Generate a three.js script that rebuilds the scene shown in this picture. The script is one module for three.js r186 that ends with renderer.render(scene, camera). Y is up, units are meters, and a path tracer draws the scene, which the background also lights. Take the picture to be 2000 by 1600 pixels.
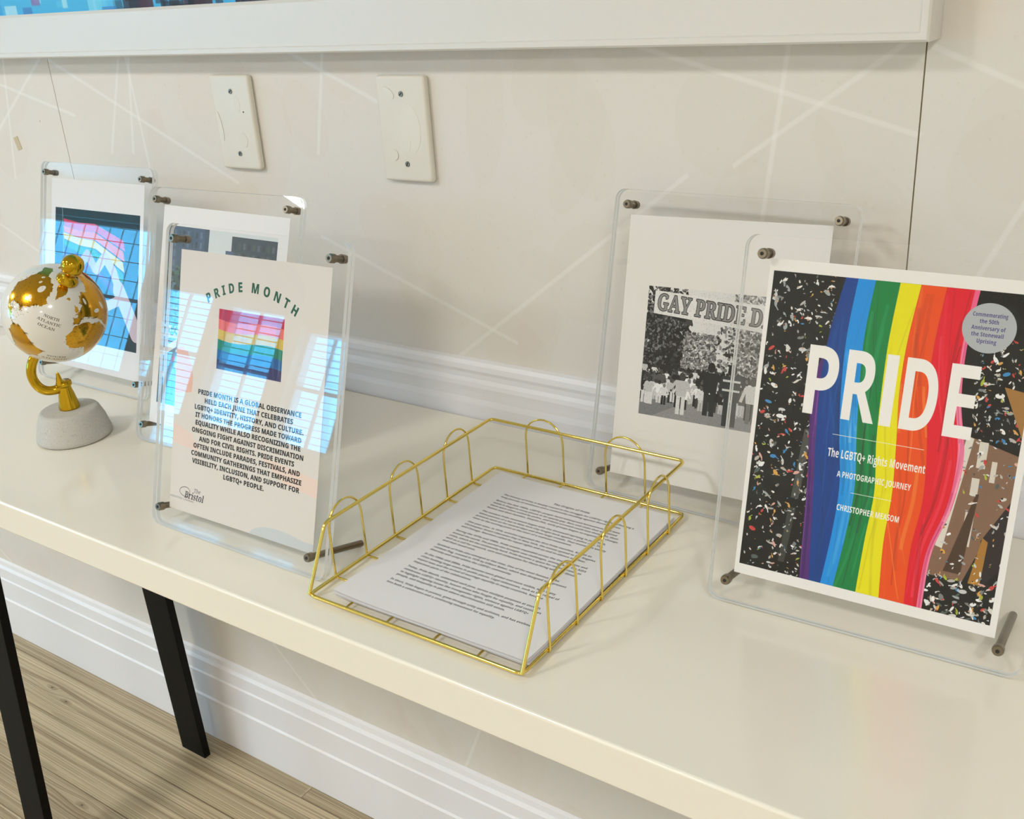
import * as THREE from 'three';
import { RoundedBoxGeometry } from 'three/addons/geometries/RoundedBoxGeometry.js';
import { mergeGeometries } from 'three/addons/utils/BufferGeometryUtils.js';
import { RectAreaLightUniformsLib } from 'three/addons/lights/RectAreaLightUniformsLib.js';

// ---------------------------------------------------------------- camera, sky, lights, exposure
const scene = new THREE.Scene();
const renderer = new THREE.WebGLRenderer({ antialias: true });
renderer.toneMapping = THREE.LinearToneMapping;
renderer.toneMappingExposure = 1.0;
renderer.shadowMap.enabled = true;
RectAreaLightUniformsLib.init();

const FOCAL = 2010.2;                                   // pixels, in a 2000 x 1600 frame
const camera = new THREE.PerspectiveCamera(2 * Math.atan(800 / FOCAL) * 180 / Math.PI, 1.25, 0.05, 60);
camera.position.set(0, 1.3768, 0.9958);
camera.rotation.set(-22.955 * Math.PI / 180, 35.740 * Math.PI / 180, -3.819 * Math.PI / 180, 'YXZ');

scene.background = new THREE.Color().setRGB(0.12, 0.55, 1.0);   // clear daylight sky beyond the windows
scene.backgroundIntensity = 15;

const T = 0.8416;            // height of the table top
const ROOM = { x0: -11.2, x1: 2.6, z1: 5.6, h: 2.75 };
const LAMP = 0.40;           // side of a recessed ceiling lamp
const lampSpots = [[-1.75, 2.1], [-4.6, 2.1], [1.1, 2.1], [-1.75, 4.3], [-4.6, 4.3], [1.1, 4.3], [-7.5, 2.1], [-7.5, 4.3]];
const LAMP_RADIANCE = 46;
const lampColor = new THREE.Color().setRGB(1.0, 0.99, 0.975);
for (const [x, z] of lampSpots) {
  const l = new THREE.RectAreaLight(lampColor, LAMP_RADIANCE, LAMP, LAMP);
  l.position.set(x, ROOM.h - 0.012, z); l.lookAt(x, 0, z); l.name = 'ceiling_lamp_light';
  scene.add(l);
}

// ---------------------------------------------------------------- helpers
let seed = 7;
const rnd = () => { seed = (seed * 1664525 + 1013904223) >>> 0; return seed / 4294967296; };
const rr = (a, b) => a + (b - a) * rnd();
const taken = new Map();
function numbered(name) {
  const n = taken.get(name) || 0; taken.set(name, n + 1);
  return n ? name + '_' + String(n).padStart(3, '0') : name;
}
function mesh(name, geo, mat, parent, pos, rot) {
  const m = new THREE.Mesh(geo, mat);
  m.name = parent === scene ? numbered(name) : name;
  m.castShadow = m.receiveShadow = true;
  if (pos) m.position.set(...pos);
  if (rot) m.rotation.set(...rot);
  parent.add(m); return m;
}
function thing(name, label, category, pos = [0, 0, 0], group) {
  const g = new THREE.Group(); g.name = numbered(name); g.position.set(...pos);
  g.userData = { label, category }; if (group) g.userData.group = group;
  scene.add(g); return g;
}
function tag(o, label, category, group) { o.userData.label = label; o.userData.category = category; if (group) o.userData.group = group; return o; }
function struct(o, label) { o.userData.kind = 'structure'; if (label) o.userData.label = label; return o; }
const box = (w, h, d, x = 0, y = 0, z = 0) => new THREE.BoxGeometry(w, h, d).translate(x, y, z);
const span = (x0, x1, y0, y1, z0, z1) => box(x1 - x0, y1 - y0, z1 - z0, (x0 + x1) / 2, (y0 + y1) / 2, (z0 + z1) / 2);
function canvas(w, h) { const c = document.createElement('canvas'); c.width = w; c.height = h; return [c, c.getContext('2d')]; }
function tex(c, srgb = true) {
  const t = new THREE.CanvasTexture(c); if (srgb) t.colorSpace = THREE.SRGBColorSpace;
  t.magFilter = THREE.LinearFilter; t.anisotropy = 8; t.needsUpdate = true; return t;
}
const std = (o) => new THREE.MeshStandardMaterial(o);
const phy = (o) => new THREE.MeshPhysicalMaterial(o);
// profile [z, y] pairs swept along x from x0 to x1
function sweep(profile, x0, x1) {
  const s = new THREE.Shape(profile.map(([z, y]) => new THREE.Vector2(z, y)));
  const g = new THREE.ExtrudeGeometry(s, { depth: x1 - x0, bevelEnabled: false });
  g.rotateY(-Math.PI / 2); g.translate(x1, 0, 0);      // shape x -> world z, extrusion -> world x
  return g;
}
// (rotateY(-90): x -> +z, z -> -x)
function tube(points, r, seg = 40, radial = 8, closed = false, tension = 0.5) {
  return new THREE.TubeGeometry(new THREE.CatmullRomCurve3(points.map((p) => new THREE.Vector3(...p)), closed, 'catmullrom', tension), seg, r, radial, closed);
}
class Poly extends THREE.Curve {                          // straight pieces with rounded bends
  constructor(pts, bend, closed = false) {
    super(); this.path = new THREE.CurvePath();
    const P = pts.map((p) => new THREE.Vector3(...p)), n = P.length;
    let from = null, first = null;
    const cnt = closed ? n : n - 2;
    const corner = (a, b, c) => {
      const r = Math.min(bend, a.distanceTo(b) / 2.01, b.distanceTo(c) / 2.01);
      return [b.clone().lerp(a, r / a.distanceTo(b)), b.clone().lerp(c, r / b.distanceTo(c))];
    };
    if (!closed) from = P[0];
    for (let i = 0; i < cnt; i++) {
      const k = closed ? i : i + 1, a = P[(k + n - 1) % n], b = P[k], c = P[(k + 1) % n], [s, e] = corner(a, b, c);
      if (from) this.path.add(new THREE.LineCurve3(from, s)); else first = s;
      this.path.add(new THREE.QuadraticBezierCurve3(s, b, e)); from = e;
    }
    this.path.add(new THREE.LineCurve3(from, closed ? first : P[n - 1]));
  }
  getPoint(t, o = new THREE.Vector3()) { return o.copy(this.path.getPoint(Math.min(t, 0.999999))); }
}
function wire(pts, r, bend, closed = false, seg = 120, radial = 8) { return new THREE.TubeGeometry(new Poly(pts, bend, closed), seg, r, radial, closed); }
function noiseTex(size, lo, hi, cells) {                   // tiling value noise, for bump
  const d = new Uint8Array(size * size * 4), grid = Array.from({ length: cells * cells }, () => rnd());
  for (let y = 0; y < size; y++) for (let x = 0; x < size; x++) {
    const fx = x / size * cells, fy = y / size * cells, ix = Math.floor(fx), iy = Math.floor(fy), sx = fx - ix, sy = fy - iy;
    const g = (a, b) => grid[(b % cells) * cells + (a % cells)];
    const v = (g(ix, iy) * (1 - sx) + g(ix + 1, iy) * sx) * (1 - sy) + (g(ix, iy + 1) * (1 - sx) + g(ix + 1, iy + 1) * sx) * sy;
    const k = (y * size + x) * 4, q = lo + (hi - lo) * (0.75 * v + 0.25 * rnd()); d[k] = d[k + 1] = d[k + 2] = q; d[k + 3] = 255;
  }
  const t = new THREE.DataTexture(d, size, size); t.magFilter = t.minFilter = THREE.LinearFilter; t.wrapS = t.wrapT = THREE.RepeatWrapping; t.needsUpdate = true; return t;
}

// ---------------------------------------------------------------- materials
const M = {
  plaster: std({ color: '#e6e2d8', roughness: 0.9 }),
  paste: std({ color: '#8d8062', roughness: 0.95 }),
  ceiling: std({ color: '#f1f0ec', roughness: 0.95 }),
  trim: phy({ color: '#ededef', roughness: 0.42 }),
  lacquer: phy({ color: '#f2ecdd', roughness: 0.16, clearcoat: 0.25, clearcoatRoughness: 0.06 }),
  blackWood: phy({ color: '#040404', roughness: 0.55, specularIntensity: 0.35 }),
  frameWhite: phy({ color: '#dfddd7', roughness: 0.35 }),
  plate: phy({ color: '#e2ddd0', roughness: 0.3 }),
  acrylic: phy({ color: '#ffffff', transmission: 1, thickness: 0, roughness: 0.0, ior: 1.49, specularIntensity: 0.5 }),
  acrylicEdge: phy({ color: '#f4f8fa', transmission: 0.2, thickness: 0, roughness: 0.5, ior: 1.49 }),
  steel: std({ color: '#877d6c', metalness: 1, roughness: 0.28 }),
  steelDark: std({ color: '#7d7262', metalness: 1, roughness: 0.35 }),
  gold: std({ color: '#efd674', metalness: 1, roughness: 0.16 }),
  goldShiny: std({ color: '#c9a227', metalness: 1, roughness: 0.1 }),
  paper: std({ color: '#e9e7e6', roughness: 0.85 }),
  glass: phy({ color: '#ffffff', transmission: 1, thickness: 0, roughness: 0, ior: 1.5 }),
  blind: std({ color: '#e8eaec', roughness: 0.6 }),
  screw: std({ color: '#8f8a80', metalness: 1, roughness: 0.4 }),
  hole: std({ color: '#2a2722', roughness: 0.8 }),
  lampGlow: std({ color: '#ffffff', emissive: new THREE.Color().setRGB(1.0, 0.99, 0.975), emissiveIntensity: 10, roughness: 0.6 }),
};
M.plaster.bumpMap = noiseTex(128, 90, 160, 32); M.plaster.bumpScale = 0.0004;

// ---------------------------------------------------------------- room shell
// floor: planks laid along the wall; built one by one where they can be seen, a plain slab beyond
function woodCanvas(k) {
  const [c, g] = canvas(1024, 168);
  const tones = ['#c4b493', '#bba986', '#cabb99', '#b8a88a', '#beae90'];
  g.fillStyle = tones[k % tones.length]; g.fillRect(0, 0, 1024, 168);
  for (let i = 0; i < 90; i++) {                          // broad tonal streaks
    g.fillStyle = rnd() < 0.5 ? `rgba(95,78,54,${rr(0.04, 0.15)})` : `rgba(222,208,174,${rr(0.05, 0.16)})`;
    const y = rr(0, 168), w = rr(150, 700), x = rr(-200, 1024); g.beginPath(); g.ellipse(x, y, w / 2, rr(2, 12), 0, 0, 7); g.fill();
  }
  const knots = Array.from({ length: 2 + (k % 2) }, () => [rr(80, 940), rr(35, 130), rr(8, 15)]);
  for (let i = 0; i < 130; i++) {                         // grain lines that bend round the knots
    const y0 = rr(-10, 178); g.strokeStyle = `rgba(${rnd() < 0.7 ? '84,66,44' : '218,204,172'},${rr(0.12, 0.46)})`; g.lineWidth = rr(0.5, 1.7);
    const a = rr(1, 4), f = rr(0.003, 0.009), p = rr(0, 6); g.beginPath();
    for (let x = 0; x <= 1024; x += 12) {
      let y = y0 + a * Math.sin(x * f + p);
      for (const [kx, ky, kr] of knots) { const d = (x - kx) / (kr * 5); y += Math.sign(y - ky) * kr * 1.3 * Math.exp(-d * d) * Math.exp(-Math.abs(y - ky) / 30); }
      x ? g.lineTo(x, y) : g.moveTo(x, y);
    }
    g.stroke();
  }
  for (const [kx, ky, kr] of knots) {
    for (let r = kr; r > 1; r -= 2.2) { g.strokeStyle = `rgba(74,56,34,${0.25 + 0.3 * (1 - r / kr)})`; g.lineWidth = 1.3; g.beginPath(); g.ellipse(kx, ky, r * 1.5, r * 0.75, 0, 0, 7); g.stroke(); }
    g.fillStyle = 'rgba(60,44,26,.7)'; g.beginPath(); g.ellipse(kx, ky, 3, 2, 0, 0, 7); g.fill();
  }
  return tex(c);
}
const plankMats = [0, 1, 2, 3, 4].map((k) => { const t = woodCanvas(k); return phy({ map: t, roughness: 0.42, bumpMap: t, bumpScale: 0.0004 }); });
const floor = struct(new THREE.Group(), 'grey-brown wood plank floor'); floor.name = 'floor'; scene.add(floor);
const floorTone = std({ color: '#bcac8c', roughness: 0.5 });
mesh('subfloor', span(ROOM.x0, ROOM.x1, -0.16, -0.012, -0.2, ROOM.z1), std({ color: '#4a4030', roughness: 0.9 }), floor);
mesh('floor_beyond', mergeGeometries([span(ROOM.x0, -3.6, -0.012, 0, -0.05, ROOM.z1), span(0.6, ROOM.x1, -0.012, 0, -0.05, ROOM.z1), span(-3.6, 0.6, -0.012, 0, 1.571, ROOM.z1)]), floorTone, floor);
const PW = 0.1015, plankGeo = new Map();
for (let row = 0; row < 16; row++) {
  const z0 = -0.0535 + row * PW; let x = -3.6 - [0.02, 1.0, 1.13, 0.93][row % 4] - (row > 3 ? (row * 0.43) % 0.9 : 0);
  while (x < 0.6) {
    if (x + 1.2 <= -3.6) { x += 1.2; continue; }
    const a = Math.max(x, -3.6), b = Math.min(x + 1.2, 0.6); x += 1.2; if (b - a < 0.03) continue;
    const key = Math.round((b - a) * 100);
    if (!plankGeo.has(key)) plankGeo.set(key, new THREE.BoxGeometry(b - a - 0.0010, 0.012, PW - 0.0012));
    mesh('plank', plankGeo.get(key), plankMats[Math.floor(rnd() * 5)], floor, [(a + b) / 2, -0.006, z0 + PW / 2]);
  }
}
const ceiling = struct(mesh('ceiling', span(ROOM.x0 - 0.2, ROOM.x1 + 0.2, ROOM.h, ROOM.h + 0.15, -0.2, ROOM.z1 + 0.2), M.ceiling, scene), 'plain white ceiling');
struct(mesh('wall_left', span(ROOM.x0 - 0.2, ROOM.x0, -0.16, ROOM.h, -0.2, ROOM.z1 + 0.2), M.plaster, scene), 'cream side wall');
struct(mesh('wall_right', span(ROOM.x1, ROOM.x1 + 0.2, -0.16, ROOM.h, -0.2, ROOM.z1 + 0.2), M.plaster, scene), 'cream side wall');

// wall behind the table: plaster, three hung sheets of wallpaper with printed pearl lines, a thin open seam between sheets
const wallBack = struct(new THREE.Group(), 'cream papered wall with fine pearl lines'); wallBack.name = 'wall_back'; scene.add(wallBack);
mesh('plaster', span(ROOM.x0, ROOM.x1, -0.16, ROOM.h, -0.2, -0.0012), M.paste, wallBack);
const pearl = [
  [-1.575, 1.298, -1.17, 1.124], [-1.588, 1.300, -1.80, 1.155], [-1.692, 1.31, -1.745, 1.10], [-1.80, 1.277, -1.53, 1.211], [-1.385, 1.31, -1.455, 1.155],
  [-1.06, 1.311, -0.84, 1.219], [-0.972, 1.31, -1.005, 1.17], [-0.80, 0.915, -0.47, 1.171], [-0.56, 1.309, -0.24, 1.218], [-0.365, 1.31, -0.388, 1.12],
  [-0.245, 1.308, -0.42, 1.182], [-0.237, 1.295, 0.02, 1.183], [-0.13, 1.20, -0.21, 1.02], [-1.30, 0.31, -1.10, 0.115], [-0.93, 0.02, -0.80, 0.34],
  [-2.3, 1.2, -1.62, 0.93], [-0.70, 0.95, -1.02, 1.06], [0.1, 1.0, 0.5, 1.35], [-2.6, 0.5, -2.0, 0.1], [-0.3, 0.6, 0.2, 0.1],
];
for (let i = 0; i < 46; i++) { const x = rr(-4.1, 2.4), y = rr(1.5, 2.7), a = rr(0, 6.3), l = rr(0.2, 0.6); pearl.push([x, y, x + l * Math.cos(a), y + l * Math.sin(a)]); }
function paperSheet(x0, x1) {
  const W = 1024, H = 2048, [c, g] = canvas(W, H), [c2, g2] = canvas(W, H), px = (x) => (x - x0) / (x1 - x0) * W, py = (y) => (1 - y / ROOM.h) * H;
  g.fillStyle = '#e1dcd3'; g.fillRect(0, 0, W, H); g2.fillStyle = 'rgb(0,165,0)'; g2.fillRect(0, 0, W, H);
  for (let i = 0; i < 500; i++) { g.fillStyle = rnd() < 0.5 ? 'rgba(226,219,200,.06)' : 'rgba(196,184,156,.06)'; g.beginPath(); g.ellipse(rr(0, W), rr(0, H), rr(10, 70), rr(10, 60), rr(0, 3), 0, 7); g.fill(); }
  for (let i = 0; i < 9000; i++) { g.fillStyle = rnd() < 0.5 ? 'rgba(240,234,218,.16)' : 'rgba(170,158,130,.12)'; g.fillRect(rr(0, W), rr(0, H), rr(0.6, 2), rr(0.6, 2.4)); }
  for (const [a, b, d, e] of pearl) for (const [q, s, w] of [[g, 'rgba(242,240,236,.40)', 3.8], [g2, 'rgb(0,80,0)', 3.2]]) {
    q.strokeStyle = s; q.lineWidth = w; q.beginPath(); q.moveTo(px(a), py(b)); q.lineTo(px(d), py(e)); q.stroke();
  }
  for (let i = 0; i < 7; i++) { g.fillStyle = 'rgba(90,80,60,.6)'; g.fillRect(rr(0, W), rr(0, H), 1.5, 1.5); }
  const m = phy({ map: tex(c), roughnessMap: tex(c2, false), roughness: 1, bumpMap: M.plaster.bumpMap.clone(), bumpScale: 0.00025 });
  m.bumpMap.repeat.set(6, 12); m.bumpMap.needsUpdate = true;
  mesh('wallpaper_sheet', span(x0 + 0.0007, x1 - 0.0007, 0, ROOM.h, -0.0012, 0), m, wallBack);
}
paperSheet(-2.90, -1.571); paperSheet(-1.571, -0.2415); paperSheet(-0.2415, 1.09);
mesh('wallpaper_beyond', mergeGeometries([span(ROOM.x0, -2.9014, 0, ROOM.h, -0.0012, 0), span(1.0914, ROOM.x1, 0, ROOM.h, -0.0012, 0)]), std({ color: '#e1dcd3', roughness: 0.65 }), wallBack);

// tall stepped baseboard and the chair rail behind the table
struct(mesh('baseboard_back', sweep([[0.0002, 0.001], [0.018, 0.001], [0.018, 0.100], [0.0150, 0.1035], [0.0150, 0.1560], [0.0125, 0.1590], [0.0115, 0.184], [0.0075, 0.1905], [0.0055, 0.200], [0.0002, 0.203]], ROOM.x0, ROOM.x1), M.trim, scene), 'tall white stepped baseboard along the papered wall');
struct(mesh('trim_1', sweep([[0.0002, T - 0.03], [0.009, T - 0.03], [0.0125, T - 0.012], [0.0125, T + 0.018], [0.0110, T + 0.026], [0.0118, T + 0.036], [0.0132, T + 0.043], [0.0126, T + 0.049], [0.0105, T + 0.054], [0.0110, T + 0.061], [0.0130, T + 0.066], [0.0125, T + 0.073], [0.0085, T + 0.0775], [0.0002, T + 0.0785]], ROOM.x0, ROOM.x1), M.trim, scene), 'white moulded chair rail just above the table');

// wall across the room: openings with windows and blinds, the bright things that the clear holders mirror
const wins = [[-10.15, -8.15, 0.93, 2.40], [-7.80, -7.00, 0.93, 2.08], [-6.84, -6.12, 0.93, 2.02], [-5.90, -5.30, 0.93, 1.92]];
{
  const parts = []; let x = ROOM.x0;
  for (const [a, b, y0, y1] of wins) { parts.push(span(x, a, -0.16, ROOM.h, ROOM.z1, ROOM.z1 + 0.2), span(a, b, -0.16, y0, ROOM.z1, ROOM.z1 + 0.2), span(a, b, y1, ROOM.h, ROOM.z1, ROOM.z1 + 0.2)); x = b; }
  parts.push(span(x, ROOM.x1, -0.16, ROOM.h, ROOM.z1, ROOM.z1 + 0.2));
  struct(mesh('wall_front', mergeGeometries(parts), M.plaster, scene), 'cream wall with windows across the room');
}
wins.forEach(([a, b, y0, y1], i) => {
  const W0 = b - a;
  const w = struct(new THREE.Group(), W0 > 1.2 ? 'wide white framed window of small panes' : 'white framed window with open slatted blind'); w.name = 'window_' + (i + 1); w.position.set((a + b) / 2, y0, ROOM.z1); scene.add(w);
  const W = b - a, H = y1 - y0, f = 0.045;
  mesh('window_frame', mergeGeometries([box(W, f, 0.06, 0, f / 2, 0.1), box(W, f, 0.06, 0, H - f / 2, 0.1), box(f, H - 2 * f, 0.06, -W / 2 + f / 2, H / 2, 0.1), box(f, H - 2 * f, 0.06, W / 2 - f / 2, H / 2, 0.1), box(W - 2 * f, 0.03, 0.05, 0, H * 0.5, 0.1)]), M.trim, w);
  const wide = W > 1.2, cols = wide ? 10 : 2;
  for (let k = 1; k < cols; k++) mesh('muntin', box(wide ? 0.007 : 0.026, H - 2 * f, wide ? 0.008 : 0.02, -W / 2 + W * k / cols, H / 2, 0.1), M.trim, w);
  if (wide) for (let k = 1; k < 8; k++) mesh('muntin', box(W - 2 * f, 0.007, 0.007, 0, H * k / 8, 0.1), M.trim, w);
  mesh('pane', box(W - 2 * f, H - 2 * f, 0.004, 0, H / 2, 0.12), M.glass, w);
  if (wide) return;
  mesh('blind_rail', box(W - 0.01, 0.045, 0.05, 0, H - 0.025, 0.035), M.blind, w);
  const slat = new THREE.BoxGeometry(W - 0.02, 0.0025, 0.042);
  for (let y = 0.03; y < H - 0.06; y += 0.056) mesh('slat', slat, M.blind, w, [0, y, 0.035], [0.05, 0, 0]);
});
// recessed ceiling lamps
lampSpots.forEach(([x, z]) => {
  const l = thing('ceiling_lamp', 'square recessed ceiling lamp with white rim', 'ceiling lamp', [x, ROOM.h, z], 'recessed ceiling lamps');
  const s = LAMP + 0.05, t = 0.025;
  mesh('rim', mergeGeometries([box(s, 0.01, t, 0, -0.005, -s / 2 + t / 2), box(s, 0.01, t, 0, -0.005, s / 2 - t / 2), box(t, 0.01, s - 2 * t, -s / 2 + t / 2, -0.005, 0), box(t, 0.01, s - 2 * t, s / 2 - t / 2, -0.005, 0)]), M.trim, l);
  mesh('diffuser', box(LAMP, 0.006, LAMP, 0, -0.004, 0), M.lampGlow, l);
});

// ---------------------------------------------------------------- console table
{
  const t = thing('console_table', 'long glossy cream console table with black legs', 'table', [-0.585, 0, 0.2415]);
  mesh('tabletop', new RoundedBoxGeometry(2.33, 0.041, 0.453, 3, 0.003), M.lacquer, t, [0, T - 0.0205, 0]);
  const legGeo = (z0, z1) => {                              // flat bar, leaning slightly; z0 at the top, z1 at the foot
    const g = new RoundedBoxGeometry(0.068, T - 0.041, 0.0145, 2, 0.0015); const p = g.attributes.position, h = T - 0.041;
    for (let i = 0; i < p.count; i++) { const k = 0.5 - p.getY(i) / h; p.setZ(i, p.getZ(i) + z0 + (z1 - z0) * k); }
    g.translate(0, h / 2, 0); g.computeVertexNormals(); return g;
  };
  for (const x of [-0.909, 0.909]) { mesh('leg', legGeo(0.094, 0.148), M.blackWood, t, [x, 0, 0]); mesh('leg', legGeo(-0.164, -0.178), M.blackWood, t, [x, 0, 0]); }
}

// ---------------------------------------------------------------- large picture above the table
{
  const x1 = -0.2305, x0 = -2.55, y0 = 1.3015, y1 = 2.55, d = 0.041, w = 0.0625;
  const p = thing('framed_painting', 'large blue painting in a wide white frame', 'painting', [(x0 + x1) / 2, y0, 0]);
  const W = x1 - x0, H = y1 - y0;
  // rail section: (across from the outer edge, height off the wall), mitred at both ends
  const sec = [[0, 0.0005], [0, d - 0.002], [0.002, d], [0.0075, d], [0.0085, d - 0.0025], [w - 0.004, d - 0.0025], [w, d - 0.006], [w, 0.0005]];
  const rail = (len) => {
    const pos = [], idx = [], n = sec.length;
    for (const side of [-1, 1]) for (const [a, b] of sec) pos.push(side * (len / 2 - a), a, b);
    for (let i = 0; i < n; i++) { const j = (i + 1) % n; idx.push(i, j, n + i, j, n + j, n + i); }
    for (let i = 1; i < n - 1; i++) idx.push(0, i + 1, i, n, n + i, n + i + 1);
    const g = new THREE.BufferGeometry(); g.setAttribute('position', new THREE.Float32BufferAttribute(pos, 3)); g.setIndex(idx);
    const q = g.toNonIndexed(); q.computeVertexNormals(); return q;
  };
  M.frameWhite.side = THREE.DoubleSide;
  mesh('bottom_rail', rail(W), M.frameWhite, p);
  mesh('top_rail', rail(W), M.frameWhite, p, [0, H, 0], [0, 0, Math.PI]);
  mesh('side_rail', rail(H), M.frameWhite, p, [W / 2, H / 2, 0], [0, 0, Math.PI / 2]);
  mesh('side_rail', rail(H), M.frameWhite, p, [-W / 2, H / 2, 0], [0, 0, -Math.PI / 2]);
  const [c, g] = canvas(2048, 1024);                        // loose mosaic of blue brush marks
  g.fillStyle = '#46b4e6'; g.fillRect(0, 0, 2048, 1024);
  for (let i = 0; i < 5200; i++) {
    const x = rr(0, 2048), y = rr(0, 1024), dark = x > 1060 && x < 1500;
    g.fillStyle = dark ? ['#2a1f2b', '#141018', '#4a2a38', '#20283c'][Math.floor(rnd() * 4)] : ['#5cc4f0', '#2f9ad6', '#8ad8f6', '#3f86c8', '#c8ecf8', '#46b4ea', '#62ccee'][Math.floor(rnd() * 7)];
    g.globalAlpha = rr(0.4, 0.9); g.fillRect(x, y, rr(8, 40), rr(6, 30));
  }
  for (let i = 0; i < 70; i++) { g.globalAlpha = 0.8; g.fillStyle = ['#5a3a8c', '#c9a85a', '#8a6fb0'][i % 3]; g.fillRect(rr(0, 2048), rr(0, 1024), rr(8, 20), rr(8, 20)); }
  g.globalAlpha = 1;
  mesh('canvas', span(-W / 2 + w - 0.006, W / 2 - w + 0.006, w - 0.006, H - w + 0.006, 0.012, 0.03), std({ map: tex(c), roughness: 0.6 }), p);
}

// ---------------------------------------------------------------- wall plates and a scrap on the wall
function wallPlate(x, yTop, label, marks) {
  const w = 0.0774, h = 0.1265, g = thing('wall_plate', label, 'wall plate', [x + w / 2, yTop - h, 0]);
  const s = new THREE.Shape(); const r = 0.0055;
  s.moveTo(-w / 2 + r, 0); s.lineTo(w / 2 - r, 0); s.quadraticCurveTo(w / 2, 0, w / 2, r); s.lineTo(w / 2, h - r); s.quadraticCurveTo(w / 2, h, w / 2 - r, h); s.lineTo(-w / 2 + r, h); s.quadraticCurveTo(-w / 2, h, -w / 2, h - r); s.lineTo(-w / 2, r); s.quadraticCurveTo(-w / 2, 0, -w / 2 + r, 0);
  const inset = 0.0035, geo = new THREE.ExtrudeGeometry(s, { depth: 0.0026, bevelEnabled: true, bevelThickness: 0.0034, bevelSize: inset, bevelOffset: -inset, bevelSegments: 4 });
  geo.translate(0, 0, 0.0034);
  mesh('plate', geo, M.plate, g);
  for (const y of [0.0215, h - 0.0215]) {
    mesh('screw', new THREE.CylinderGeometry(0.0032, 0.0036, 0.0016, 20).rotateX(Math.PI / 2), M.screw, g, [0.0015, y, 0.0098]);
    mesh('screw_slot', box(0.0048, 0.0011, 0.0005), M.hole, g, [0.0015, y, 0.01065], [0, 0, y > 0.06 ? 0.6 : 1.2]);
  }
  const smear = phy({ color: '#e6e2d6', roughness: 0.22 });
  marks.forEach(([mx, my, rx, ry, a], k) => {               // dabs of old filler
    const d = new THREE.CylinderGeometry(1, 1, 0.0003, 22); d.rotateX(Math.PI / 2); d.scale(rx, ry, 1);
    mesh('filler_dab', d, smear, g, [mx, my, 0.00950 + k * 0.0002], [0, 0, a]);
  });
  return g;
}
const plateOne = wallPlate(-1.1862, 1.2732, 'blank cream wall plate with a tiny dark hole, above the acrylic holders', [[0.010, 0.088, 0.006, 0.011, 0.1], [0.012, 0.040, 0.009, 0.010, 0.3], [-0.030, 0.058, 0.004, 0.020, 0.12]]);
mesh('pinhole', new THREE.CylinderGeometry(0.0011, 0.0011, 0.0006, 10).rotateX(Math.PI / 2), M.hole, plateOne, [0.021, 0.078, 0.0094]);
wallPlate(-0.8835, 1.2722, 'blank cream wall plate with an oval smear, beside the bare wall', [[0.009, 0.064, 0.018, 0.030, 0.05], [0.006, 0.044, 0.003, 0.007, -0.2], [-0.020, 0.106, 0.011, 0.006, -0.5], [-0.019, 0.032, 0.007, 0.007, 0]]);
tag(mesh('tape_scrap', box(0.013, 0.022, 0.0006), std({ color: '#c9b99a', roughness: 0.7 }), scene, [-1.711, 1.162, 0.0004], [0, 0, 0.25]), 'small tan scrap of tape stuck on the papered wall', 'tape');

// ---------------------------------------------------------------- printed sheets for the acrylic holders
const PPM = 7000;                                           // print pixels per metre
const PWd = 0.2159, PHt = 0.2794, CW = Math.round(PWd * PPM), CH = Math.round(PHt * PPM);
function sheetCanvas(bg) { const [c, g] = canvas(CW, CH); g.fillStyle = bg; g.fillRect(0, 0, CW, CH); return [c, g, (u) => u * CW, (v) => v * CH]; }
function clipRect(g, x0, y0, x1, y1) { g.save(); g.beginPath(); g.rect(x0, y0, x1 - x0, y1 - y0); g.clip(); }
function poly(g, pts, fill) { g.fillStyle = fill; g.beginPath(); pts.forEach(([x, y], i) => (i ? g.lineTo(x, y) : g.moveTo(x, y))); g.closePath(); g.fill(); }
function fitText(g, text, x0, x1, yMid, font, color, hScale = 1) {     // one line stretched to a given width
  g.save(); g.font = font; g.fillStyle = color; g.textBaseline = 'middle'; const w = g.measureText(text).width;
  g.translate(x0, yMid); g.scale((x1 - x0) / w, hScale); g.fillText(text, 0, 0); g.restore();
}
function fitLetter(g, ch, x0, x1, y0, y1, color, font = 'bold 400px sans-serif') {
  g.save(); g.font = font; const m = g.measureText(ch);
  const w = m.actualBoundingBoxLeft + m.actualBoundingBoxRight, h = m.actualBoundingBoxAscent + m.actualBoundingBoxDescent;
  g.translate(x0, y1); g.scale((x1 - x0) / w, (y1 - y0) / h); g.fillStyle = color; g.fillText(ch, m.actualBoundingBoxLeft, -m.actualBoundingBoxDescent); g.restore();
}
function person(g, x, y, s, body, legs, skin) {             // small printed figure, feet at y
  g.fillStyle = legs; g.fillRect(x - s * 0.11, y - s * 0.48, s * 0.1, s * 0.48); g.fillRect(x + s * 0.02, y - s * 0.48, s * 0.1, s * 0.48);
  g.fillStyle = body; g.beginPath(); g.moveTo(x - s * 0.17, y - s * 0.82); g.lineTo(x + s * 0.17, y - s * 0.82); g.lineTo(x + s * 0.13, y - s * 0.44); g.lineTo(x - s * 0.13, y - s * 0.44); g.fill();
  g.lineWidth = s * 0.07; g.strokeStyle = body; g.beginPath(); g.moveTo(x - s * 0.15, y - s * 0.78); g.lineTo(x - s * rr(0.15, 0.3), y - s * rr(0.45, 0.62)); g.moveTo(x + s * 0.15, y - s * 0.78); g.lineTo(x + s * rr(0.15, 0.3), y - s * rr(0.45, 0.62)); g.stroke();
  g.fillStyle = skin; g.beginPath(); g.ellipse(x, y - s * 0.92, s * 0.075, s * 0.095, 0, 0, 7); g.fill();
}
const grey = (v) => `rgb(${v},${v},${v})`;

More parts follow.
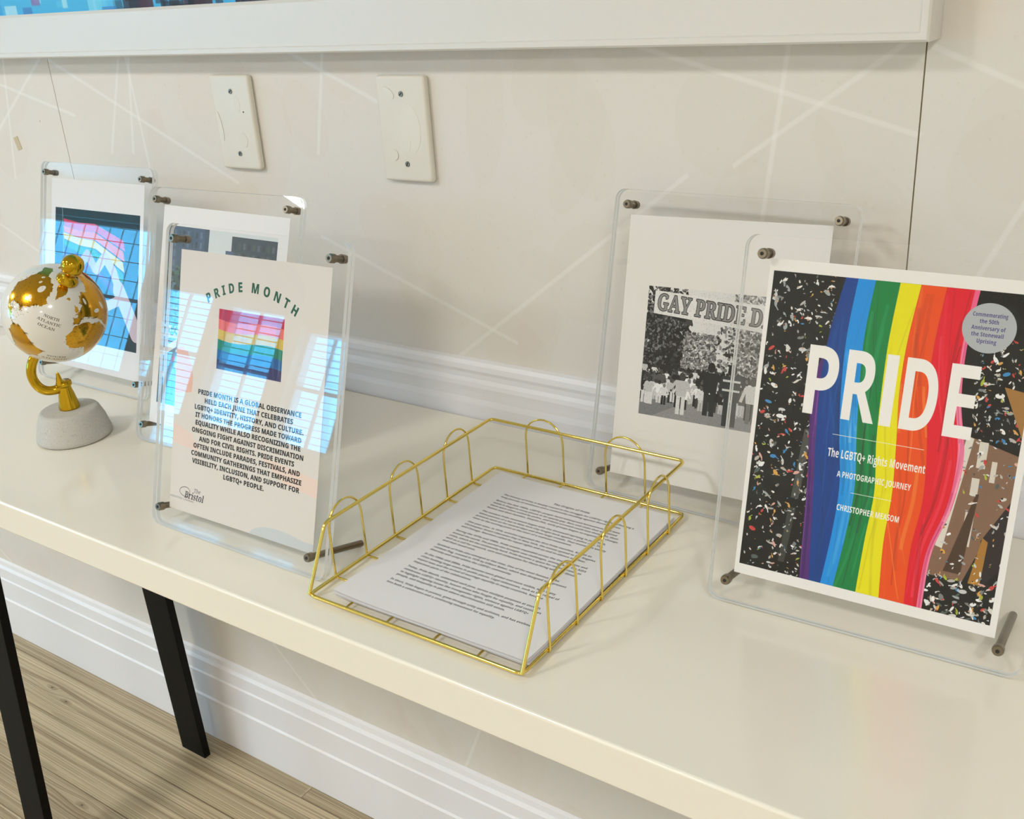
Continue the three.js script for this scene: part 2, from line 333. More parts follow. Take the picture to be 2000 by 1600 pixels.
function printHands() {                                     // two hands making a heart before a rainbow flag at night
  const [c, g, X, Y] = sheetCanvas('#e6e5e6'); const x0 = X(0.047), x1 = X(0.965), y0 = Y(0.153), y1 = Y(0.852), w = x1 - x0, h = y1 - y0;
  clipRect(g, x0, y0, x1, y1); g.fillStyle = '#0d2a36'; g.fillRect(x0, y0, w, h);
  const at = (u, v) => [x0 + u * w, y0 + v * h];
  for (let i = 0; i < 60; i++) { g.fillStyle = ['rgba(40,80,96,.14)', 'rgba(8,20,30,.2)', 'rgba(90,120,120,.08)'][i % 3]; g.beginPath(); g.ellipse(x0 + rr(0, w), y0 + rr(0, h), rr(20, 130), rr(20, 120), 0, 0, 7); g.fill(); }
  const bands = ['#d01c44', '#e0653a', '#d9c04a', '#2f8a58', '#2a56a8', '#5c3a8e'];
  bands.forEach((b, i) => { const s = i * 0.052; poly(g, [at(0.10, 0.08 + s), at(0.30, 0.10 + s * 1.1), at(0.48, 0.095 + s * 1.2), at(0.82, 0.195 + s * 1.5), at(0.84, 0.27 + s * 1.5), at(0.5, 0.155 + s * 1.2), at(0.30, 0.155 + s * 1.1), at(0.115, 0.13 + s)], b); });
  g.strokeStyle = '#9aa6aa'; g.lineWidth = 7; g.beginPath(); g.moveTo(...at(0.085, 0)); g.lineTo(...at(0.14, 0.7)); g.stroke();
  const hand = (p, col) => { g.strokeStyle = col; g.lineCap = 'round'; g.lineJoin = 'round'; for (const [pts, lw] of p) { g.lineWidth = lw * w; g.beginPath(); pts.forEach((q, i) => (i ? g.lineTo(...at(...q)) : g.moveTo(...at(...q)))); g.stroke(); } };
  const skin = '#c9b9c4', skinB = '#b3a0b0';
  hand([[[[0.02, 0.92], [0.16, 0.72], [0.26, 0.55]], 0.13], [[[0.24, 0.58], [0.33, 0.40], [0.40, 0.33], [0.50, 0.43]], 0.075], [[[0.27, 0.60], [0.42, 0.68], [0.51, 0.66]], 0.07]], skinB);
  hand([[[[0.99, 0.86], [0.88, 0.70], [0.78, 0.56]], 0.13], [[[0.80, 0.60], [0.72, 0.44], [0.61, 0.33], [0.52, 0.43]], 0.08], [[[0.78, 0.64], [0.66, 0.69], [0.54, 0.67]], 0.075]], skin);
  for (let i = 0; i < 16; i++) { g.fillStyle = ['rgba(150,80,180,.35)', 'rgba(40,120,180,.35)', 'rgba(210,200,190,.25)'][i % 3]; g.beginPath(); g.ellipse(x0 + rr(0.1, 1) * w, y0 + rr(0.72, 1) * h, rr(10, 40), rr(16, 60), 0, 0, 7); g.fill(); }
  g.restore(); return c;
}
function printStreet() {                                    // city street with trees and a parade
  const [c, g, X, Y] = sheetCanvas('#e7e6e5'); const x0 = X(0.05), x1 = X(0.925), y0 = Y(0.088), y1 = Y(0.902), w = x1 - x0, h = y1 - y0;
  clipRect(g, x0, y0, x1, y1); g.fillStyle = '#d3dadb'; g.fillRect(x0, y0, w, h);
  const R = (u, v, a, b, f) => { g.fillStyle = f; g.fillRect(x0 + u * w, y0 + v * h, a * w, b * h); };
  R(0, 0, 0.39, 0.55, '#33445f'); R(0.05, 0, 0.30, 0.5, '#3d5270'); R(0.60, 0.02, 0.4, 0.55, '#3a4652'); R(0.55, 0.10, 0.08, 0.4, '#4a5d7c');
  for (let i = 0; i < 9; i++) for (let j = 0; j < 9; j++) { R(0.02 + i * 0.041, 0.02 + j * 0.055, 0.02, 0.035, ['#22324a', '#57708f', '#2a4a5e'][(i * 7 + j * 3) % 3]); R(0.62 + i * 0.042, 0.05 + j * 0.055, 0.022, 0.032, ['#27313c', '#59666f', '#4a5a55'][(i * 5 + j * 2) % 3]); }
  for (let i = 0; i < 420; i++) { g.fillStyle = ['#1f3a3a', '#2d5350', '#17302c', '#5d8496', '#3f6b62'][Math.floor(rnd() * 5)]; const left = rnd() < 0.6; g.beginPath(); g.ellipse(x0 + (left ? rr(0, 0.25) : rr(0.7, 1)) * w, y0 + rr(0.22, 0.6) * h, rr(6, 34), rr(6, 26), rr(0, 3), 0, 7); g.fill(); }
  R(0, 0.62, 1, 0.4, '#5f6f76');
  for (let i = 0; i < 150; i++) person(g, x0 + rr(0, 1) * w, y0 + rr(0.62, 1.02) * h, rr(60, 170), ['#e6e6ea', '#c23a52', '#2b6ea6', '#143a30', '#d9d2c4', '#1d5f86', '#e0b24a'][Math.floor(rnd() * 7)], ['#22303c', '#41566b', '#18222a'][Math.floor(rnd() * 3)], ['#8a5f4a', '#d2a98c', '#5a3a2c'][Math.floor(rnd() * 3)]);
  poly(g, [[x0, y0 + h * 0.70], [x0 + w * 0.16, y0 + h * 0.62], [x0 + w * 0.16, y0 + h * 0.665], [x0, y0 + h * 0.745]], '#e4e2dc');
  R(0.02, 0.86, 0.3, 0.14, '#15607f');
  g.restore(); return c;
}
function printMonth() {                                     // PRIDE MONTH notice
  const [c, g, X, Y] = sheetCanvas('#d8d3cc');
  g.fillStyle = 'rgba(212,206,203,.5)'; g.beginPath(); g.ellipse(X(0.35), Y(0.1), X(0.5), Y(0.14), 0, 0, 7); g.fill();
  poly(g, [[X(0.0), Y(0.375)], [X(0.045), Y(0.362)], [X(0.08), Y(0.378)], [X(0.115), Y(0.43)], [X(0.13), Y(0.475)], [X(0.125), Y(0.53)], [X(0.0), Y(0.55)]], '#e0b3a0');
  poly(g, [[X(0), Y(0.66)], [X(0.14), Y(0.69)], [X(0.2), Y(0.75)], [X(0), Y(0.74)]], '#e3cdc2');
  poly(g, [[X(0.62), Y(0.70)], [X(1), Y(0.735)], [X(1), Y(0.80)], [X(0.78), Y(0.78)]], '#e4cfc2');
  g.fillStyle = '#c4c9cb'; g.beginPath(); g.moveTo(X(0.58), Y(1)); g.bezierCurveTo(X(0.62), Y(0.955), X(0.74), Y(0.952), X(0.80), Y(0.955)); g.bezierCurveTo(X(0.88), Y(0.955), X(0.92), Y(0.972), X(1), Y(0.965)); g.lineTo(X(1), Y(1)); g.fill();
  const text = 'PRIDE MONTH', Rr = 0.1296 * PPM, cx = X(0.503), cy = Y(0.107) + Rr, fs = 0.0134 * PPM;
  g.font = `bold ${fs}px sans-serif`; g.fillStyle = '#10543f'; g.textAlign = 'center'; g.textBaseline = 'middle';
  const ws = [...text].map((ch) => g.measureText(ch).width), extra = fs * 0.16, total = ws.reduce((a, b) => a + b + extra, -extra), full = 0.134 * PPM * 1.05, k = full / total;
  let s = -total / 2; [...text].forEach((ch, i) => { const a = (s + ws[i] / 2) * k / Rr; g.save(); g.translate(cx + Rr * Math.sin(a), cy - Rr * Math.cos(a)); g.rotate(a); g.scale(0.98, 1); g.fillText(ch, 0, 0); g.lineWidth = 3; g.strokeStyle = '#10543f'; g.strokeText(ch, 0, 0); g.restore(); s += ws[i] + extra; });
  const x0 = X(0.292), x1 = X(0.729), y0 = Y(0.199), y1 = Y(0.421), w = x1 - x0, h = y1 - y0;
  clipRect(g, x0, y0, x1, y1);
  ['#b5123a', '#e2645c', '#cfae38', '#0e7d63', '#0d5c9c', '#2a2a5e'].forEach((col, i) => {
    g.fillStyle = col; g.beginPath(); const f = (u, n) => y0 + h * (n / 6 + 0.05 * Math.sin(u * 5 + 0.6) + 0.06 * (u - 0.5) - (n === 0 ? 0.3 : 0) + (n === 6 ? 0.3 : 0));
    for (let q = 0; q <= 30; q++) g.lineTo(x0 + q / 30 * w, f(q / 30, i)); for (let q = 30; q >= 0; q--) g.lineTo(x0 + q / 30 * w, f(q / 30, i + 1)); g.fill();
  });
  for (let i = 0; i < 22; i++) { g.strokeStyle = i % 2 ? 'rgba(255,255,255,.10)' : 'rgba(10,10,40,.12)'; g.lineWidth = rr(4, 22); g.beginPath(); const q = x0 + rr(0, w); g.moveTo(q, y0); g.bezierCurveTo(q + rr(-30, 30), y0 + h * 0.3, q + rr(-40, 40), y0 + h * 0.7, q + rr(-30, 30), y1); g.stroke(); }
  g.restore();
  const lines = ['PRIDE MONTH IS A GLOBAL OBSERVANCE', 'HELD EACH JUNE THAT CELEBRATES', 'LGBTQ+ IDENTITY, HISTORY, AND CULTURE.', 'IT HONORS THE PROGRESS MADE TOWARD', 'EQUALITY WHILE ALSO RECOGNIZING THE', 'ONGOING FIGHT AGAINST DISCRIMINATION', 'AND FOR CIVIL RIGHTS. PRIDE EVENTS', 'OFTEN INCLUDE PARADES, FESTIVALS, AND', 'COMMUNITY GATHERINGS THAT EMPHASIZE', 'VISIBILITY, INCLUSION, AND SUPPORT FOR', 'LGBTQ+ PEOPLE.'];
  g.fillStyle = '#1f1f22'; g.textAlign = 'center'; g.font = `bold ${0.0062 * PPM}px sans-serif`;
  const widest = Math.max(...lines.map((l) => g.measureText(l).width)), kk = 0.765 * CW / widest;
  lines.forEach((l, i) => { g.save(); g.translate(X(0.522), Y(0.522 + i * 0.0298)); g.scale(kk, 1.12); g.fillText(l, 0, 0); g.lineWidth = 2; g.strokeStyle = '#1f1f22'; g.strokeText(l, 0, 0); g.restore(); });
  // the home's logo: flourish, two words in italic, a small line below
  g.strokeStyle = '#2b2b3e'; g.lineWidth = 4; g.beginPath(); g.moveTo(X(0.135), Y(0.938)); g.bezierCurveTo(X(0.07), Y(0.945), X(0.055), Y(0.915), X(0.095), Y(0.905)); g.bezierCurveTo(X(0.13), Y(0.895), X(0.165), Y(0.91), X(0.14), Y(0.93)); g.stroke();
  g.font = `italic bold ${0.0105 * PPM}px serif`; g.fillStyle = '#2b2b3e'; g.save(); g.translate(X(0.178), Y(0.931)); g.scale(0.86, 1); g.fillText('Bristol', 0, 0); g.restore();
  g.font = `italic ${0.006 * PPM}px serif`; g.fillText('The', X(0.2), Y(0.906)); g.font = `${0.0026 * PPM}px sans-serif`; fitText(g, 'ASSISTED LIVING', X(0.085), X(0.275), Y(0.951), `${0.0027 * PPM}px sans-serif`, '#55556a');
  return c;
}
function printMarch() {                                     // black and white photo of a march under a lettered banner
  const [c, g, X, Y] = sheetCanvas('#e3e0db'); const x0 = X(0.133), x1 = X(0.867), y0 = Y(0.258), y1 = Y(0.748), w = x1 - x0, h = y1 - y0;
  clipRect(g, x0, y0, x1, y1); g.fillStyle = '#dcdcda'; g.fillRect(x0, y0, w, h);
  const dots = (n, ux, vx, sz, tones) => { for (let i = 0; i < n; i++) { const [u, v] = [ux(), vx()]; g.fillStyle = grey(tones[Math.floor(rnd() * tones.length)]); g.beginPath(); g.ellipse(x0 + u * w, y0 + v * h, rr(...sz), rr(...sz) * 0.7, rr(0, 3), 0, 7); g.fill(); } };
  dots(260, () => 0.22 + rr(-0.3, 0.1) * rnd() ** 0.3, () => rr(0.16, 0.62), [14, 60], [22, 30, 38, 26, 60]);
  dots(900, () => rr(0, 0.30) * rnd() ** 0.2, () => rr(0, 0.62), [5, 18], [18, 28, 44, 80, 120, 24]);
  dots(700, () => 0.40 + rr(-0.12, 0.12), () => 0.62 - rnd() ** 1.4 * 0.30, [5, 16], [90, 120, 150, 175, 70]);
  dots(1500, () => 1 - rr(0, 0.52) * rnd() ** 0.5, () => rr(0.20, 0.64), [5, 20], [60, 85, 110, 140, 46, 165]);
  dots(420, () => rr(0.62, 1), () => rr(0, 0.16), [5, 14], [120, 90, 150, 170]);
  g.fillStyle = '#77787a'; g.fillRect(x0, y0 + h * 0.84, w, h * 0.16); poly(g, [[x0 + w * 0.1, y0 + h], [x0 + w * 0.36, y0 + h * 0.84], [x0 + w * 0.9, y0 + h * 0.84], [x0 + w, y0 + h]], '#8d8d8d');
  dots(500, () => rr(0, 1), () => rr(0.60, 0.72), [8, 26], [20, 28, 36, 48]); dots(240, () => rr(0, 1), () => rr(0.64, 0.84), [5, 14], [200, 225, 160, 235, 110]);
  for (let row = 0; row < 6; row++) for (let i = 0; i < 26; i++) { const t = [18, 215, 50, 190, 30, 236, 80, 22]; if (rnd() < 0.8) person(g, x0 + (i / 26 + rr(-0.03, 0.05)) * w, y0 + (0.72 + row * 0.036 + rr(-0.015, 0.02)) * h, rr(0.13, 0.19) * h * (0.7 + row * 0.1), grey(t[Math.floor(rnd() * 8)]), grey(t[Math.floor(rnd() * 5)]), grey(rr(25, 120) | 0)); }
  person(g, x0 + 0.30 * w, y0 + 0.955 * h, 0.32 * h, '#bdbdbd', '#d6d6d4', '#3a3a3a');
  person(g, x0 + 0.50 * w, y0 + 0.93 * h, 0.40 * h, '#1d1f22', '#22262a', '#1a1a1a');
  person(g, x0 + 0.645 * w, y0 + 0.985 * h, 0.46 * h, '#2c3236', '#30363a', '#151515');
  for (let k = 0; k < 4; k++) { g.fillStyle = k % 2 ? '#2c3236' : '#d8d8d6'; g.fillRect(x0 + 0.585 * w, y0 + (0.635 + k * 0.035) * h, 0.12 * w, 0.016 * h); }
  person(g, x0 + 0.79 * w, y0 + 0.94 * h, 0.34 * h, '#d9d9d6', '#6a6a66', '#4a4a48'); person(g, x0 + 0.90 * w, y0 + 0.985 * h, 0.42 * h, '#cfcfcc', '#7c7a74', '#565450');
  poly(g, [[x0 + w * 0.05, y0 + h * 0.03], [x0 + w, y0 + h * 0.075], [x0 + w, y0 + h * 0.275], [x0 + w * 0.05, y0 + h * 0.205]], '#e2e2e0');
  g.save(); g.translate(x0 + w * 0.07, y0 + h * 0.115); g.rotate(0.055); const L = 'GAY PRIDE DAY'; g.font = `bold ${h * 0.155}px serif`; g.textBaseline = 'middle'; g.textAlign = 'left'; const kx = w * 0.90 / g.measureText(L).width;
  g.scale(kx, 1.12); g.lineJoin = 'round'; g.strokeStyle = '#2e2e2e'; g.lineWidth = h * 0.012; g.strokeText(L, 0, 0); g.fillStyle = '#8a8a8a'; g.fillText(L, 0, 0); g.restore();
  for (let i = 0; i < 9000; i++) { g.fillStyle = rnd() < 0.5 ? 'rgba(255,255,255,.07)' : 'rgba(0,0,0,.12)'; g.fillRect(x0 + rr(0, w), y0 + rr(0, h), rr(2, 7), rr(2, 7)); }
  g.restore(); return c;
}
function printCover() {                                     // rainbow cloth over a crowd seen from above, large title
  const [c, g, X, Y] = sheetCanvas('#eae7e2'); const x0 = X(0.018), x1 = X(0.977), y0 = Y(0.036), y1 = Y(0.967);
  clipRect(g, x0, y0, x1, y1); g.fillStyle = '#0e110f'; g.fillRect(x0, y0, x1 - x0, y1 - y0);
  for (let i = 0; i < 60; i++) { g.fillStyle = 'rgba(40,44,40,.3)'; g.beginPath(); g.ellipse(rr(x0, x1), rr(y0, y1), rr(30, 120), rr(30, 120), 0, 0, 7); g.fill(); }
  const crowd = (n, ua, ub, va, vb, s0, s1) => { for (let i = 0; i < n; i++) {
    const x = X(rr(ua, ub)), y = Y(rr(va, vb)), s = rr(s0, s1), a = rr(0, 6.3), col = ['#e8e8e6', '#c9cac8', '#9fa4a3', '#7c807e', '#f0efee', '#b8b4ad', '#c9443f', '#3f86bd', '#d9a24c', '#d9a79a', '#55605e', '#d6d2c9', '#a8b83a'][Math.floor(rnd() ** 1.7 * 13)];
    g.save(); g.translate(x, y); g.rotate(a); g.fillStyle = col; g.beginPath(); g.ellipse(0, 0, s, s * rr(0.3, 0.6), 0, 0, 7); g.fill();
    if (rnd() < 0.4) { g.strokeStyle = col; g.lineWidth = s * 0.3; g.beginPath(); g.moveTo(s * 0.7, 0); g.lineTo(s * rr(1.2, 2), s * rr(-0.9, 0.9)); g.stroke(); }
    if (rnd() < 0.6) { g.fillStyle = ['#2a211b', '#6b4a36', '#caa386', '#1a1614'][Math.floor(rnd() * 4)]; g.beginPath(); g.arc(s * rr(-0.5, 0.5), s * rr(-0.55, -0.2), s * 0.32, 0, 7); g.fill(); }
    g.fillStyle = col; g.fillRect(s * rr(-1, 0.4), s * rr(-0.6, 0.3), s * rr(0.3, 0.9), s * rr(0.2, 0.5)); g.restore();
  } };
  poly(g, [[X(0.215), Y(0.50)], [X(0.245), Y(0.50)], [X(0.225), Y(0.72)], [X(0.195), Y(0.72)]], '#4a4c48'); poly(g, [[X(0.19), Y(0.75)], [X(0.22), Y(0.75)], [X(0.20), Y(0.93)], [X(0.175), Y(0.93)]], '#3c3e3b');
  crowd(400, 0.018, 0.28, 0.036, 0.97, 3, 12); crowd(110, 0.03, 0.26, 0.05, 0.95, 12, 24); crowd(150, 0.80, 0.98, 0.16, 0.45, 4, 14); crowd(22, 0.82, 0.98, 0.2, 0.44, 14, 24);
  poly(g, [[X(0.735), Y(0.425)], [X(0.98), Y(0.475)], [X(0.98), Y(0.60)], [X(0.90), Y(0.76)], [X(0.86), Y(0.86)], [X(0.70), Y(0.86)]], '#83644f');
  poly(g, [[X(0.895), Y(0.29)], [X(0.98), Y(0.30)], [X(0.98), Y(0.43)]], '#a1743c');
  poly(g, [[X(0.80), Y(0.44)], [X(0.825), Y(0.445)], [X(0.775), Y(0.775)], [X(0.75), Y(0.77)]], '#d9d3c6');
  for (const [a, b, p, q] of [[0.845, 0.45, 0.03, 0.075], [0.838, 0.555, 0.026, 0.05], [0.835, 0.655, 0.03, 0.1], [0.895, 0.50, 0.018, 0.06]]) { g.fillStyle = '#d4cdbf'; g.fillRect(X(a), Y(b), X(p), Y(q)); }
  poly(g, [[X(0.90), Y(0.73)], [X(0.98), Y(0.60)], [X(0.98), Y(0.80)], [X(0.93), Y(0.86)]], '#2a2224'); poly(g, [[X(0.79), Y(0.84)], [X(0.86), Y(0.60)], [X(0.87), Y(0.60)], [X(0.85), Y(0.84)]], '#4a3628');
  poly(g, [[X(0.88), Y(0.86)], [X(0.905), Y(0.72)], [X(0.925), Y(0.73)], [X(0.92), Y(0.87)]], '#a8762f');
  crowd(95, 0.76, 0.98, 0.44, 0.86, 4, 17); g.fillStyle = '#141614'; g.fillRect(X(0.73), Y(0.86), X(0.26), Y(0.12)); crowd(90, 0.74, 0.98, 0.85, 0.97, 6, 22);
  const V = [0.03, 0.2, 0.35, 0.5, 0.65, 0.8, 0.97];
  const edges = [
    [0.30, 0.27, 0.226, 0.232, 0.250, 0.259, 0.270], [0.298, 0.262, 0.252, 0.260, 0.276, 0.291, 0.308], [0.343, 0.328, 0.332, 0.35, 0.376, 0.372, 0.353], [0.407, 0.393, 0.40, 0.415, 0.434, 0.425, 0.403],
    [0.495, 0.482, 0.482, 0.489, 0.508, 0.498, 0.491], [0.569, 0.548, 0.546, 0.562, 0.573, 0.568, 0.58], [0.657, 0.642, 0.645, 0.672, 0.684, 0.668, 0.673], [0.750, 0.736, 0.745, 0.778, 0.770, 0.724, 0.719], [0.768, 0.752, 0.763, 0.80, 0.788, 0.742, 0.738]];
  const smooth = (arr) => { const cv = new THREE.SplineCurve(V.map((v, i) => new THREE.Vector2(arr[i], v))); return cv.getPoints(50).map((p) => [X(p.x), Y(p.y)]); };
  const E = edges.map(smooth), cols = ['#552878', '#053f8c', '#0a8fe0', '#00803f', '#e8de00', '#ea4f10', '#e0102a', '#ec608c'];
  cols.forEach((col, i) => poly(g, [...E[i], ...E[i + 1].slice().reverse()], col));
  const shades = [['#8a4aa0', '#3d1f5c'], ['#123a6c', '#0a5aa6'], ['#7cc0ea', '#0f74b8'], ['#2f9a5e', '#2e4630'], ['#ebe23c', '#b8ad08'], ['#f2903f', '#b93a14'], ['#f2485a', '#a01020'], ['#f6b6c6', '#c93a6c']];
  for (let i = 0; i < 8; i++) { g.save(); g.beginPath(); [...E[i], ...E[i + 1].slice().reverse()].forEach(([x, y], k) => (k ? g.lineTo(x, y) : g.moveTo(x, y))); g.clip();
    for (let k = 0; k < 16; k++) { const a = rnd(), b = rnd(), s = Math.floor(rr(0, 40)), e = Math.min(50, s + Math.floor(rr(8, 26))); g.strokeStyle = shades[i][k % 2]; g.globalAlpha = rr(0.2, 0.6) * (i === 4 ? 0.5 : 1); g.lineWidth = rr(3, 22); g.beginPath();
      for (let q = s; q <= e; q++) { const t = a + (b - a) * (q - s) / (e - s), x = E[i][q][0] * (1 - t) + E[i + 1][q][0] * t; q === s ? g.moveTo(x, E[i][q][1]) : g.lineTo(x, E[i][q][1]); } g.stroke(); }
    g.restore(); }
  g.globalAlpha = 1; const white = '#eeebe6';
  for (const [ch, a, b] of [['P', 0.193, 0.318], ['R', 0.342, 0.470], ['D', 0.556, 0.683], ['E', 0.710, 0.815]]) fitLetter(g, ch, X(a), X(b), Y(0.242), Y(0.452), white);
  g.fillStyle = white; g.fillRect(X(0.487), Y(0.242), X(0.043), Y(0.210));
  fitText(g, 'The LGBTQ+ Rights Movement', X(0.315), X(0.677), Y(0.557), 'bold 90px sans-serif', white, 0.78); fitText(g, 'A PHOTOGRAPHIC JOURNEY', X(0.361), X(0.636), Y(0.618), 'bold 62px sans-serif', white, 0.8); fitText(g, 'CHRISTOPHER MEASOM', X(0.376), X(0.613), Y(0.719), 'bold 62px sans-serif', white, 0.8);
  g.fillStyle = 'rgba(235,230,220,.85)'; g.fillRect(X(0.324), Y(0.500), X(0.338), 4); g.fillRect(X(0.422), Y(0.667), X(0.153), 4);
  g.fillStyle = '#aeb3b4'; g.beginPath(); g.arc(X(0.814), Y(0.136), X(0.089), 0, 7); g.fill();
  [['Commemorating', 0.108, 0.058], ['the 50th', 0.121, 0.032], ['Anniversary of', 0.136, 0.056], ['the Stonewall', 0.151, 0.054], ['Uprising', 0.166, 0.033]].forEach(([t, , hw], i) => fitText(g, t, X(0.812 - hw), X(0.812 + hw), Y(0.1 + i * 0.0182), 'bold 60px sans-serif', '#4a4580', 0.52));
  g.restore(); return c;
}

// ---------------------------------------------------------------- acrylic sign holders
const AW = 0.259, AH = 0.3265, AT = 0.0042;
function panelGeo() {
  const s = new THREE.Shape(), r = 0.011, w = AW / 2;
  s.moveTo(-w + r, 0); s.lineTo(w - r, 0); s.absarc(w - r, r, r, -Math.PI / 2, 0); s.lineTo(w, AH - r); s.absarc(w - r, AH - r, r, 0, Math.PI / 2); s.lineTo(-w + r, AH); s.absarc(-w + r, AH - r, r, Math.PI / 2, Math.PI); s.lineTo(-w, r); s.absarc(-w + r, r, r, Math.PI, Math.PI * 1.5);
  return new THREE.ExtrudeGeometry(s, { depth: AT, bevelEnabled: false, curveSegments: 8 });
}
const PANEL = panelGeo();
const HEAD = mergeGeometries([new THREE.CylinderGeometry(0.0038, 0.0046, 0.0022, 20).rotateX(Math.PI / 2).translate(0, 0, 0.0061), new THREE.CylinderGeometry(0.0046, 0.0046, 0.005, 20).rotateX(Math.PI / 2).translate(0, 0, 0.0026 + 0.0000)]);
const SLEEVE = new THREE.CylinderGeometry(0.0034, 0.0034, 0.0096, 16).rotateX(Math.PI / 2);
const CAP = new THREE.CylinderGeometry(0.0046, 0.0042, 0.006, 20).rotateX(Math.PI / 2);
const SOCKET = new THREE.CylinderGeometry(0.0017, 0.0017, 0.0006, 6).rotateX(Math.PI / 2);
function holder(label, print, sheetLabel, x, z, yaw, tilt, y0, roll) {
  const g = thing('acrylic_sign_holder', label, 'sign holder', [x, T, z]);
  g.rotation.set(-tilt * Math.PI / 180, yaw * Math.PI / 180, 0, 'YXZ');
  const b = 0.0022;                                        // the panels' lower edges rest on the table
  mesh('front_panel', PANEL, [M.acrylic, M.acrylicEdge], g, [0, b, 0.0006]);
  mesh('back_panel', PANEL, [M.acrylic, M.acrylicEdge], g, [0, b, -0.0006 - AT]);
  const face = phy({ map: tex(print), roughness: 0.6, specularIntensity: 0.25 });
  const sh = mesh('printed_sheet', new THREE.BoxGeometry(PWd, PHt, 0.0003), [M.paper, M.paper, M.paper, M.paper, face, M.paper], g, [0, y0 + PHt / 2, 0], [0, 0, roll * Math.PI / 180]);
  sh.userData.label = sheetLabel;
  for (const sx of [-0.112, 0.112]) for (const sy of [0.024, 0.313]) {
    const bolt = mesh('bolt', SLEEVE, M.steelDark, g, [sx, sy, 0]);
    mesh('bolt_head', HEAD, M.steel, bolt, [0, 0, 0.0048]); mesh('socket', SOCKET, M.hole, bolt, [0, 0, 0.0121]);
    if (sy > 0.1) mesh('back_cap', CAP, M.steelDark, bolt, [0, 0, -0.0078]);
    else {                                                  // lower bolts run back as easel feet down to the table
      const len = (sy * Math.cos(tilt * Math.PI / 180) - 0.0036) / Math.sin(tilt * Math.PI / 180) - 0.0048;
      mesh('easel_rod', new THREE.CylinderGeometry(0.0034, 0.0034, len, 18).rotateX(Math.PI / 2), M.steelDark, bolt, [0, 0, -0.0048 - len / 2]);
    }
  }
  return g;
}
holder('clear acrylic sign holder with a photo of hands forming a heart, behind the globe', printHands(), 'photo print of hands making a heart', -1.3577, 0.1833, 0.93, 15.88, 0.0261, 0);
holder('clear acrylic sign holder with a blue city street photo, behind the notice holder', printStreet(), 'photo print of a city street', -1.0003, 0.2669, 2.45, 18.2, 0.0262, -0.93);
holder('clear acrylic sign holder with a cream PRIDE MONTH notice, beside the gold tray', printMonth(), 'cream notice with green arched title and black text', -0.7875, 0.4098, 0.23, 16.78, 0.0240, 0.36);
holder('clear acrylic sign holder with a black and white march photo', printMarch(), 'black and white photo print of a march', -0.4058, 0.1182, -1.09, 14.4, 0.0260, 1.47);
holder('clear acrylic sign holder with a large rainbow cover print reading PRIDE', printCover(), 'colour cover print of a rainbow cloth over a crowd', -0.1987, 0.2489, 1.85, 13.71, 0.0300, -0.15);

// ---------------------------------------------------------------- gold wire letter tray and its papers
{
  const X0 = -0.1216, X1 = 0.1216, ZB = -0.153, ZF = 0.153, yB = 0.0042, yT = 0.066, zTf = 0.1205, R = 0.0018, r = 0.0011;
  const t = thing('wire_letter_tray', 'gold wire letter tray with arched loops, open at the front', 'tray', [-0.5325, T, 0.2828]);
  mesh('base_rail', wire([[X0, yB, ZB], [X1, yB, ZB], [X1, yB, ZF], [X0, yB, ZF]], R, 0.006, true, 200), M.gold, t);
  mesh('upper_rail', wire([[X0, yB, ZF], [X0, yT, zTf], [X0, yT, ZB], [X1, yT, ZB], [X1, yT, zTf], [X1, yB, ZF]], R, 0.006, false, 240), M.gold, t);
  const arc = (a, b, yS, yP) => { const o = []; for (let i = 0; i <= 10; i++) { const q = i / 10 * Math.PI; o.push([(a + b) / 2 + (b - a) / 2 * -Math.cos(q), yS + (yP - yS) * Math.sin(q)]); } return o; };
  const yS = 0.053, yP = 0.077, yF = 0.0014;
  for (const [za, zb] of [[0.1137, 0.0681], [0.0245, -0.0215], [-0.0660, -0.1120]]) {         // loops right across, left side to right side
    const L = arc(za, zb, yS, yP).map(([z, y]) => [X0 - 0.0027, y, z]), Rr = arc(zb, za, yS, yP).map(([z, y]) => [X1 + 0.0027, y, z]);
    mesh('cross_loop', wire([[X0 - 0.0027, yF, za], ...L, [X0 - 0.0027, yF, zb], [X1 + 0.0027, yF, zb], ...Rr, [X1 + 0.0027, yF, za]], r, 0.003, true, 320, 6), M.gold, t);
  }
  for (const [xa, xb] of [[-0.0760, -0.0270], [0.0270, 0.0745]]) {
    const B = arc(xa, xb, yS, yP).map(([x, y]) => [x, y, ZB - 0.0027]);
    mesh('back_loop', wire([[xa, yF + 0.0026, ZF], [xa, yF + 0.0026, ZB - 0.0027], ...B, [xb, yF + 0.0026, ZB - 0.0027], [xb, yF + 0.0026, ZF]], r, 0.003, false, 260, 6), M.gold, t);
  }
}
